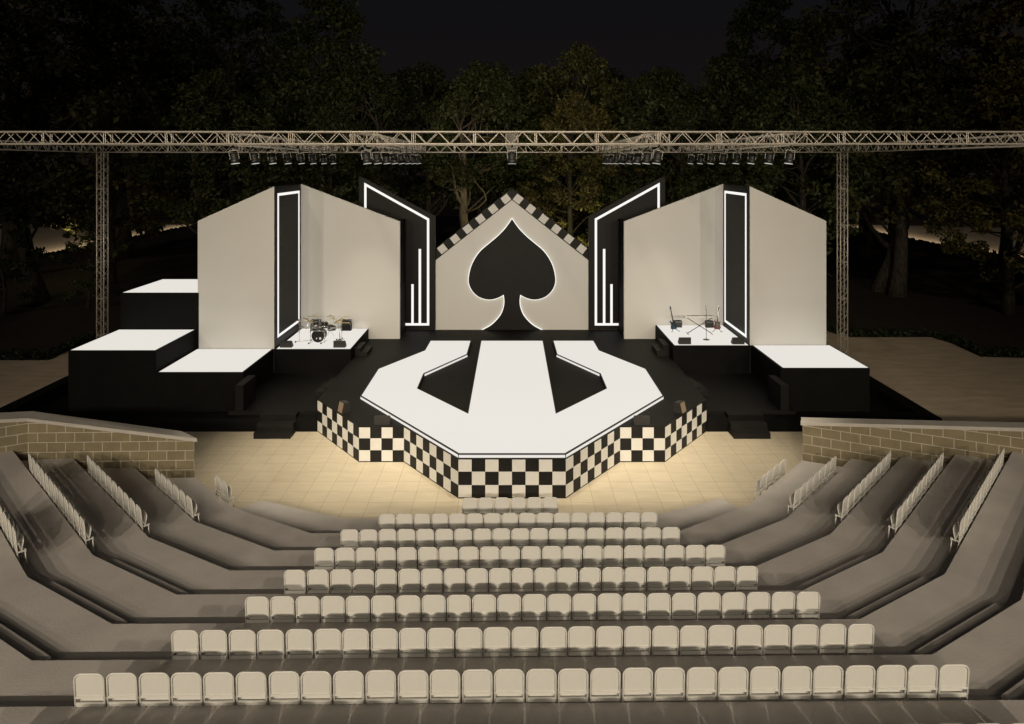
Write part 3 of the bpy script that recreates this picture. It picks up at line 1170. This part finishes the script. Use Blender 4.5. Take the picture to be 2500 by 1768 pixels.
def amp_stack(x, y, z, label):
    t = thing('amplifier_stack', label, 'amplifier', (x, y, z), 0, 'amplifier stacks behind the drums')
    c = MB().bbox(-.25, .25, -.15, .15, .01, .36, 0, .02).build('speaker_cabinet', M['amp'], t)
    MB().box(-.215, .215, -.156, -.151, .045, .325).build('grille', M['drum_head'], c)
    h = MB().bbox(-.225, .225, -.13, .13, .365, .53, 0, .02).build('amp_head', M['amp'], t)
    MB().box(-.19, .19, -.136, -.131, .385, .425).build('control_panel', M['gold'], h)
    tr = MB()
    for s in (-1, 1):
        tr.box(s * .235 - .014, s * .235 + .014, -.156, -.12, .33, .362)
        tr.box(s * .21 - .014, s * .21 + .014, -.137, -.11, .50, .532)
    tr.box(-.07, .07, -.02, .02, .53, .548)
    tr.build('corner_trim', M['chrome'], t)


amp_stack(-9.73, 33.9, ZR, 'black amplifier stack half hidden behind the rack toms')
amp_stack(-8.22, 33.9, ZR, 'black amplifier stack with gold strip, standing right of the drum kit')
ZG = 1.894


def combo(x, y, label):
    t = thing('combo_amplifier', label, 'amplifier', (x, y, ZG), 0, 'small amplifiers at the back of the right riser')
    MB().bbox(-.19, .19, -.11, .11, .01, .34, 0, .015).build('cabinet', M['amp'], t)
    MB().box(-.165, .165, -.116, -.111, .03, .235).build('grille', M['amp_grill'], t)
    MB().box(-.165, .165, -.116, -.111, .25, .315).build('control_panel', M['lamp_grey'], t)
    MB().box(-.06, .06, -.02, .02, .34, .36).build('handle', M['amp'], t)


combo(8.22, 33.85, 'small grey-fronted amplifier behind the blue guitar')
combo(9.77, 33.8, 'small grey-fronted amplifier between keyboard stand and red guitar')


def guitar(name, label, x, y, rz, tilt, body, headl):
    t = thing(name, label, 'guitar', (x, y, ZG + .10), rz)
    t.rotation_euler = (R(-12), R(tilt), rz)
    half = [(-.02, .0), (-.10, .005), (-.155, .06), (-.165, .13), (-.13, .20), (-.115, .26), (-.135, .32), (-.155, .40), (-.135, .425), (-.10, .37), (-.06, .345)]
    other = [(.06, .345), (.085, .355), (.12, .385), (.13, .36), (.118, .30), (.11, .25), (.13, .19), (.165, .12), (.15, .05), (.10, .005), (.02, 0)]
    pts = catmull(half + other, 4)
    bo = MB().prism_xz(pts, -.022, .022).build('body', body, t)
    pg = [(-.07, .33), (.07, .33), (.075, .24), (.12, .17), (.10, .10), (.03, .10), (-.06, .16)]
    MB().prism_xz(catmull(pg + pg[:1], 3)[:-1], -.0265, -.0225).build('pickguard', M['drum_black'], bo)
    pk = MB()
    for z in (.15, .21, .27):
        pk.box(-.042, .042, -.031, -.027, z, z + .022)
    pk.box(-.04, .04, -.033, -.027, .09, .115)
    for a in ((.10, .12), (.115, .085), (.09, .06)):
        pk.lathe([(.014, 0), (.011, .014)], 0, 8, Matrix.Translation((a[0], -.0275, a[1])) @ RX)
    pk.build('pickups', M['lamp_grey'], bo)
    nk = MB().prism_xz([(-.027, .27), (.027, .27), (.021, .93), (-.021, .93)], -.036, -.0335 + .012)
    fr = [.93 - .64 * (1 - 2 ** (-k / 12)) for k in range(1, 18)]
    for z in fr:
        nk.box(-.025, .025, -.0375, -.0362, z - .0015, z + .0015, 1)
    nk.build('neck', [M['neck'], M['chrome']], t)
    hd = [(-.021, .93), (.021, .93), (.032, .965), (.038, 1.07), (.02, 1.10), (-.012, 1.10), (-.03, 1.0)]
    h = MB().prism_xz(hd, -.03, -.014).build('headstock', body if headl else M['neck'], t)
    tn = MB()
    for k in range(6):
        tn.box(-.052 + k * .003, -.022, -.028, -.018, .955 + k * .022, .963 + k * .022)
    tn.build('tuners', M['chrome'], h)
    # stand
    s = thing('guitar_stand', label.replace('electric guitar', 'black stand holding the %s electric guitar' % name.split('_')[0]) if False else 'black tubular stand under the %s guitar' % name.split('_')[0], 'guitar stand', (x, y, ZG), rz)
    MB().tube([(0, .17, .02), (0, .13, .55)], .010, 0, 6).build('post', M['lamp_black'], s)
    for q in (-1, 1):
        MB().tube([(0, .15, .14), (q * .20, -.14, .012)], .010, 0, 6).tube([(q * .20 - .06, -.17, .012), (q * .20 + .05, -.09, .012)], .010, 0, 6).build('leg', M['lamp_black'], s)
    MB().tube([(-.12, -.06, .10), (-.12, .12, .10), (.12, .12, .10), (.12, -.06, .10)], .010, 0, 6).build('cradle', M['lamp_black'], s)


guitar('blue_guitar', 'dark blue electric guitar leaning on a stand, left on the riser', 7.86, 33.05, R(18), -6, M['gtr_blue'], True)
guitar('red_guitar', 'dark red electric guitar on a stand beside the black lit recess', 9.93, 33.05, R(-10), 5, M['gtr_red'], False)

kb = thing('keyboard', 'slim white keyboard lying across a black folding stand', 'keyboard', (8.92, 32.55, ZG + .785))
MB().bbox(-.67, .67, -.13, .15, 0, .075, 0, .012).build('case', M['white_plastic'], kb)
ky = MB()
for i in range(52):
    ky.box(-.62 + i * .0238, -.62 + i * .0238 + .0225, -.126, .02, .0755, .084)
ky.build('white_keys', M['chair'], kb)
bk = MB()
for i in range(51):
    if i % 7 not in (2, 6):
        bk.box(-.62 + (i + 1) * .0238 - .007, -.62 + (i + 1) * .0238 + .006, -.05, .02, .0845, .094)
bk.build('black_keys', M['drum_black'], kb)
ks = thing('keyboard_stand', 'black crossed stand carrying the white keyboard', 'stand', (8.92, 32.5, ZG))
for s in (-1, 1):
    MB().tube([(s * .57, -.02 * s, .76), (-s * .57, -.02 * s, .04)], .017, 0, 8).build('leg', M['lamp_black'], ks)
    MB().tube([(-s * .57, -.2, .03), (-s * .57, .2, .03)], .016, 0, 8).tube([(s * .57, -.14, .765), (s * .57, .14, .765)], .014, 0, 8).build('crossbar', M['lamp_black'], ks)
MB().lathe([(.035, -.05), (.035, .05)], 0, 12, Matrix.Translation((0, 0, .40)) @ RX).build('hub', M['lamp_black'], ks)
ms = thing('microphone_stand', 'straight microphone stand with a round base in front of the keyboard', 'microphone stand', (8.95, 31.45, ZG))
MB().lathe([(.15, 0), (.15, .012), (.12, .022), (.02, .035)], 0, 24).build('base', M['lamp_grey'], ms)
MB().tube([(0, 0, .03), (0, 0, 1.40)], .012, 0, 8).build('pole', M['lamp_black'], ms)
mc = MB().tube([(0, 0, 1.40), (-.012, .03, 1.44), (-.02, .0, 1.50)], .012, 0, 8)
mc.lathe([(.014, 0), (.022, .03), (.024, .06), (.014, .08)], 1, 12, Matrix.Translation((-.02, 0, 1.48)))
mc.build('microphone', [M['lamp_grey'], M['chrome']], ms)


# ------------------------------------------------------------------ vegetation
def leaf_mesh(name, centres, radii, per, size, rng, flat=.75, m=None):
    """many small leaf faces gathered in clumps"""
    cs = np.repeat(np.asarray(centres), per, axis=0)
    rs = np.repeat(np.asarray(radii), per)
    n = len(cs)
    d = rng.normal(size=(n, 3))
    d /= np.linalg.norm(d, axis=1)[:, None]
    rr = rs * rng.random(n) ** .45
    p = cs + d * rr[:, None] * np.array([1, 1, flat])
    nrm = d * .6 + rng.normal(size=(n, 3)) * .7 + np.array([0, 0, .5])
    nrm /= np.linalg.norm(nrm, axis=1)[:, None]
    a = rng.normal(size=(n, 3))
    u = np.cross(nrm, a)
    u /= np.linalg.norm(u, axis=1)[:, None]
    v = np.cross(nrm, u)
    s = size * rng.uniform(.6, 1.3, n)[:, None]
    drop = np.array([0, 0, -.12])
    q = np.stack([p - u * s, p - v * s * .5 + nrm * s * .12, p + u * s + drop * s, p + v * s * .5 + nrm * s * .12], axis=1).reshape(-1, 3)
    me = bpy.data.meshes.new(name)
    me.vertices.add(4 * n)
    me.vertices.foreach_set('co', q.astype(np.float32).ravel())
    me.loops.add(4 * n)
    me.loops.foreach_set('vertex_index', np.arange(4 * n, dtype=np.int32))
    me.polygons.add(n)
    me.polygons.foreach_set('loop_start', np.arange(0, 4 * n, 4, dtype=np.int32))
    me.polygons.foreach_set('loop_total', np.full(n, 4, dtype=np.int32))
    me.update(calc_edges=True)
    me.validate()
    me.materials.append(m)
    return me


def bent(p, q, rng, n=5, amt=.12):
    p, q = Vector(p), Vector(q)
    L = (q - p).length
    o = Vector(rng.normal(size=3)) * L * amt
    o2 = Vector(rng.normal(size=3)) * L * amt * .4
    pts = []
    for i in range(n + 1):
        t = i / n
        pts.append(p.lerp(q, t) + o * math.sin(math.pi * t) + o2 * math.sin(2 * math.pi * t) + Vector((0, 0, L * .08 * math.sin(math.pi * t))))
    return pts


def tree_meshes(seed, h, cr, cb, tr, nclump, per, leaf, leafm, barkm, limbs=9, fork=.4, shape=1.0):
    """h height, cr crown radius, cb height of the crown's base, tr trunk radius"""
    rng = np.random.default_rng(seed)
    cen, rad = [], []
    ch = h - cb
    for i in range(nclump):
        # points between the shell and the middle of an uneven egg
        th = rng.uniform(0, 2 * math.pi)
        t = rng.uniform(0, 1) ** .85
        prof = math.sin(math.pi * min(1, (t * .88 + .12))) ** .6 * (1 - .25 * t) * shape
        lob = 1 + .22 * math.sin(3 * th + seed) + .15 * math.sin(5 * th + 2 * seed + 4 * t)
        r = cr * prof * lob * rng.uniform(.35, 1.0) ** .5
        cen.append((r * math.cos(th), r * math.sin(th), cb + ch * t + rng.normal() * .3))
        rad.append(rng.uniform(.55, 1.35) * cr / 6.0)
    crown = leaf_mesh('crown', cen, rad, per, leaf, rng, .7, leafm)
    mb = MB()
    top = (rng.normal() * .8, rng.normal() * .8, cb + ch * .72)
    tp = bent((0, 0, -.3), top, rng, 8, .035)
    tr_l = [tr * (1.35 if i == 0 else 1.0) * (1 - .85 * (i / 8) ** 1.1) + .02 for i in range(9)]
    mb.tube(tp, tr_l, 0, 9)
    order = rng.permutation(nclump)
    for j in range(min(limbs * 3, nclump)):
        c = Vector(cen[order[j]])
        # leave the trunk somewhat below the clump
        zt = min(max(c.z - rng.uniform(1.2, 4.0), cb * fork + rng.uniform(0, 1.0)), top[2] * .95)
        s = None
        for a, b_ in zip(tp, tp[1:]):
            if a.z <= zt <= b_.z:
                s = a.lerp(b_, (zt - a.z) / max(1e-6, b_.z - a.z))
        if s is None:
            s = tp[-2]
        big = j < limbs
        r0 = tr * (.42 if big else .2) * (1 - .5 * zt / h)
        pts = bent(s, c, rng, 6, .10)
        mb.tube(pts, [r0 * (1 - .85 * i / 6) + .012 for i in range(7)], 0, 6)
        if big:
            for _ in range(3):
                k = int(rng.integers(2, 5))
                e = pts[k] + Vector(rng.normal(size=3)) * cr * .17
                mb.tube(bent(pts[k], e, rng, 4, .12), [r0 * .4 * (1 - .8 * i / 4) + .01 for i in range(5)], 0, 5)
    trunk = mb.mesh('trunk', barkm)
    return trunk, crown


KINDS = {
    'broad': tree_meshes(3, 20, 7.2, 5.0, .42, 150, 95, .20, M['leaf_a'], M['bark'], 9),
    'tall': tree_meshes(11, 25, 6.6, 6.0, .46, 170, 95, .22, M['leaf_b'], M['bark'], 9),
    'round': tree_meshes(23, 17, 6.4, 4.2, .36, 130, 95, .20, M['leaf_b'], M['bark'], 9),
    'airy': tree_meshes(31, 18, 6.2, 6.0, .34, 80, 80, .20, M['leaf_b'], M['bark'], 12),
    'bronze': tree_meshes(47, 19, 6.0, 3.6, .34, 140, 95, .21, M['leaf_c'], M['bark'], 9),
    'forked': tree_meshes(59, 19.5, 6.2, 9.8, .50, 130, 90, .19, M['leaf_b'], M['bark_pale'], 11, .74),
    'sapling': tree_meshes(67, 7.5, 2.6, 1.6, .10, 42, 60, .15, M['leaf_b'], M['bark'], 6),
    'trunked': tree_meshes(71, 21, 6.6, 9.5, .62, 140, 90, .21, M['leaf_a'], M['bark'], 9),
}


def tree(kind, x, y, s, rz, label, group='trees around the plaza', sx_=1.0):
    tm, cm = KINDS[kind]
    t = thing('tree', label, 'tree', (x, y, -.06), rz, group)
    t.scale = (s * sx_, s * sx_, s)
    a = bpy.data.objects.new('trunk', tm); C.objects.link(a); a.parent = t
    b_ = bpy.data.objects.new('crown', cm); C.objects.link(b_); b_.parent = t
    return t


TREES = [
    # left side
    ('trunked', -44.5, 60, 1.25, .3, 'very tall tree at the far left edge, trunk rising beside the left path'),
    ('broad', -34.5, 50, 1.30, 1.7, 'large olive tree filling the upper left corner'),
    ('trunked', -41.5, 73, 1.35, 2.2, 'thick-trunked tree standing against the lit left path'),
    ('bronze', -33.8, 57.5, 1.15, 4.0, 'slim-trunked tree just right of the left truss tower'),
    ('round', -30.0, 68, 1.25, .9, 'low dark tree left of the left cream wall'),
    ('tall', -25.5, 62, 1.10, 2.9, 'tall dark tree above the left cream wall'),
    ('airy', -23.6, 54, .95, 5.0, 'sparse dark tree behind the highest lit platform'),
    ('tall', -17.0, 62, 1.02, 4.4, 'tall tree reaching the top edge, left of the open sky'),
    ('airy', -12.5, 58, 1.02, 1.2, 'open-branched tree at the left edge of the sky gap'),
    ('round', -13.0, 49, .80, 2.2, 'bushy tree with bare grey limbs above the left light-line panel'),
    # behind the spade wall
    ('airy', -8.0, 64, 1.05, .4, 'ragged tree on the skyline between the tall left tree and the centre'),
    ('forked', -2.3, 50, .84, .5, 'pale-barked forked tree rising just left of the spade wall gable'),
    ('airy', -2.6, 66, 1.08, 3.3, 'ragged tree on the skyline directly above the spade'),
    ('round', 2.2, 70, 1.15, 5.1, 'dark tree on the skyline just right of the centre truss'),
    ('bronze', 4.4, 50.5, .78, 2.4, 'yellow-lit leafy tree right of the spade wall gable'),
    ('broad', 6.4, 63, 1.02, 3.9, 'highest centre tree on the skyline, right of the spade'),
    ('round', 10.5, 55, .98, 1.5, 'dark round tree behind the inner right lamps'),
    ('airy', 14.2, 64, 1.03, .2, 'ragged tree at the low right end of the skyline'),
    ('round', 12.0, 49, .78, 4.1, 'bushy tree behind the right light-line panel'),
    ('airy', 18.6, 60, 1.02, 2.8, 'sparse tree above the right cream wall'),
    # right side
    ('tall', 24.0, 64, 1.04, .8, 'tall dark tree on the right edge of the open sky'),
    ('round', 21.0, 50, .95, 3.0, 'dark tree just behind the outer right end of the cream wall'),
    ('broad', 29.0, 54, 1.32, 4.7, 'big olive tree above the right truss tower'),
    ('tall', 42.2, 75.7, 1.0, 1.1, 'tree with a slim straight dark trunk crossing the lit right path'),
    ('trunked', 38.3, 74, 1.12, 3.7, 'thick-trunked tree close right of the right truss tower'),
    ('trunked', 29.3, 52, .88, 5.6, 'tree with a mottled grey trunk rising in front of the lit right path'),
    ('bronze', 33.2, 45.6, .86, 2.6, 'nearest bronze tree with low branches at the right edge'),
    ('bronze', 43.5, 54, 1.45, 4.9, 'tall bronze tree filling the upper right corner'),
    ('round', 47.5, 66, 1.3, 1.9, 'dark tree at the far right beyond the lit path'),
    ('sapling', -33.6, 45.0, 1.05, 1.0, 'low sapling with spreading leaves in front of the lit left path'),
    ('sapling', -29.5, 47.5, .85, 3.1, 'smaller sapling just left of the left truss tower'),
    ('sapling', 24.6, 62, 1.1, 5.0, 'low sapling just right of the right cream wall'),
]
for a in TREES:
    tree(*a)
# dark belt of trees further off, each its own tree
rng0 = np.random.default_rng(5)
belt = [-66, -58, -50, -41, -32, -23, -14, -5, 4, 13, 22, 31, 40, 49, 58, 66]
for i, x in enumerate(belt):
    kd = ('round', 'broad', 'tall')[i % 3]
    yy = 96 + 5 * math.sin(i * 2.1) + (22 if abs(x) > 45 else 0)
    tree(kd, x, yy, {'round': 1.35, 'broad': 1.15, 'tall': .92}[kd], i * 1.3,
         '%s tree from the left in the distant dark belt behind the park' % ORD[i], 'distant belt of trees', 1.25)


# ground-hugging hedges: one object each, made of leaf clumps
def hedge(pts, h, w, label, seed, step=.28, leaf=.10, per=26):
    rng = np.random.default_rng(seed)
    cen, rad = [], []
    x0, y0 = pts[0]
    for a, b_ in zip(pts, pts[1:]):
        L = math.dist(a, b_)
        for k in range(int(L / step)):
            t = k * step / L
            for _ in range(2):
                cen.append((a[0] + (b_[0] - a[0]) * t + rng.normal() * w * .25 - x0, a[1] + (b_[1] - a[1]) * t + rng.normal() * w * .25 - y0, h * rng.uniform(.1, .75)))
                rad.append(h * rng.uniform(.35, .55))
    me = leaf_mesh('hedge', cen, rad, per, leaf, rng, .8, M['hedge'])
    o = bpy.data.objects.new('hedge', me)
    C.objects.link(o)
    o.location = (x0, y0, -.03)
    return tag(o, label, 'hedge')


hedge([(19.0, 46), (19.0, 40.2), (19.6, 39.65), (24.4, 39.65), (24.7, 38), (24.55, 35.7), (26.4, 35.45), (36, 35.3)], .5, .55, 'low dark hedge edging the paved area on the right', 1)
hedge([(-19.0, 46), (-19.0, 40.2), (-19.6, 39.65), (-23.6, 39.65), (-24.0, 38), (-23.8, 35.1), (-38, 34.9)], .5, .55, 'low dark hedge edging the paved area on the left', 2)
hedge([(-50.7, 60), (-50.7, 113)], .38, .45, 'low hedge along the near edge of the lit left path', 3, .4, .16, 22)
hedge([(52.0, 60), (52.0, 113)], .38, .45, 'low hedge along the near edge of the lit right path', 4, .4, .16, 22)

# ------------------------------------------------------------------ light
# audience floods: five lamps on the masts behind the seats
FLOOD = 7700
for x in (-23, -15, -7.5, 0, 7.5, 15, 23):
    spot('flood_light', (x, -10, 12.6), (x * .5, 30.0, 4.0), FLOOD, 62, 1.0, .18, (1.0, .865, .665))
for x in (-13, -4.5, 4.5, 13):  # higher row added as broad fill, lightens the floor between chair rows
    spot('flood_light', (x, -12, 20), (x * .75, 12.5, 1.5), 1000, 56, 1.0, .22, (1.0, .865, .665))
# weak sun added as fill from behind the seats, lifts the dark trees
ml = bpy.data.lights.new('fill_sun', 'SUN')
ml.energy = .2
ml.angle = R(2)
ml.color = (1.0, .88, .68)
mo = bpy.data.objects.new('fill_sun', ml)
C.objects.link(mo)
mo.location = (-20, -30, 40)
mo.rotation_euler = Vector((.28, 1.0, -.62)).to_track_quat('-Z', 'Y').to_euler()
# lights hidden in the path hedges
for s, x in ((-1, -51.4), (1, 52.8)):
    l = bpy.data.lights.new('path_light', 'AREA')
    l.shape = 'RECTANGLE'
    l.size = 50
    l.size_y = .12
    l.energy = 1100
    l.color = (1.0, .80, .55)
    o = bpy.data.objects.new('path_light', l)
    C.objects.link(o)
    o.location = (x, 88, 1.6)
    d = Vector((s * 1.0, 0, -.12))
    z = -d.normalized()
    xa = Vector((0, 1, 0))
    ya = z.cross(xa)
    o.rotation_euler = Matrix((xa, ya, z)).transposed().to_euler()
for x, y, e in ((3.3, 45.6, 420), (-1.4, 47.2, 55), (-37.8, 58.0, 50), (-40.5, 67, 40)):
    l = bpy.data.lights.new('garden_light', 'POINT')
    l.energy = e
    l.color = (.95, .88, .36)
    l.shadow_soft_size = .1
    o = bpy.data.objects.new('garden_light', l)
    C.objects.link(o)
    o.location = (x, y, 4.0)

w = bpy.data.worlds.new('World')
S.world = w
w.use_nodes = True
nt = w.node_tree
bg = nt.nodes['Background']
tc = nt.nodes.new('ShaderNodeTexCoord')
sp_ = nt.nodes.new('ShaderNodeSeparateXYZ')
rp = nt.nodes.new('ShaderNodeValToRGB')
rp.color_ramp.elements[0].position = 0.0
rp.color_ramp.elements[0].color = (.0082, .0060, .0056, 1)
rp.color_ramp.elements[1].position = .28
rp.color_ramp.elements[1].color = (.0046, .0047, .0058, 1)
nt.links.new(tc.outputs['Generated'], sp_.inputs['Vector'])
nt.links.new(sp_.outputs['Z'], rp.inputs['Fac'])
nt.links.new(rp.outputs['Color'], bg.inputs['Color'])
bg.inputs['Strength'].default_value = 1.0

# ------------------------------------------------------------------ camera
cam = bpy.data.cameras.new('camera')
cam.sensor_width = 36
cam.lens = 24
cam.shift_y = -(884 - 400) / 2500
cam.clip_end = 2000
co = bpy.data.objects.new('camera', cam)
C.objects.link(co)
co.location = (0, 0, H)
co.rotation_euler = (R(90), 0, 0)
S.camera = co
S.view_settings.view_transform = 'Standard'
S.view_settings.look = 'None'
S.view_settings.exposure = 0
S.view_settings.gamma = 1
S.cycles.max_bounces = 6
S.cycles.diffuse_bounces = 3
S.cycles.glossy_bounces = 3
S.cycles.sample_clamp_indirect = 6
S.cycles.use_denoising = True
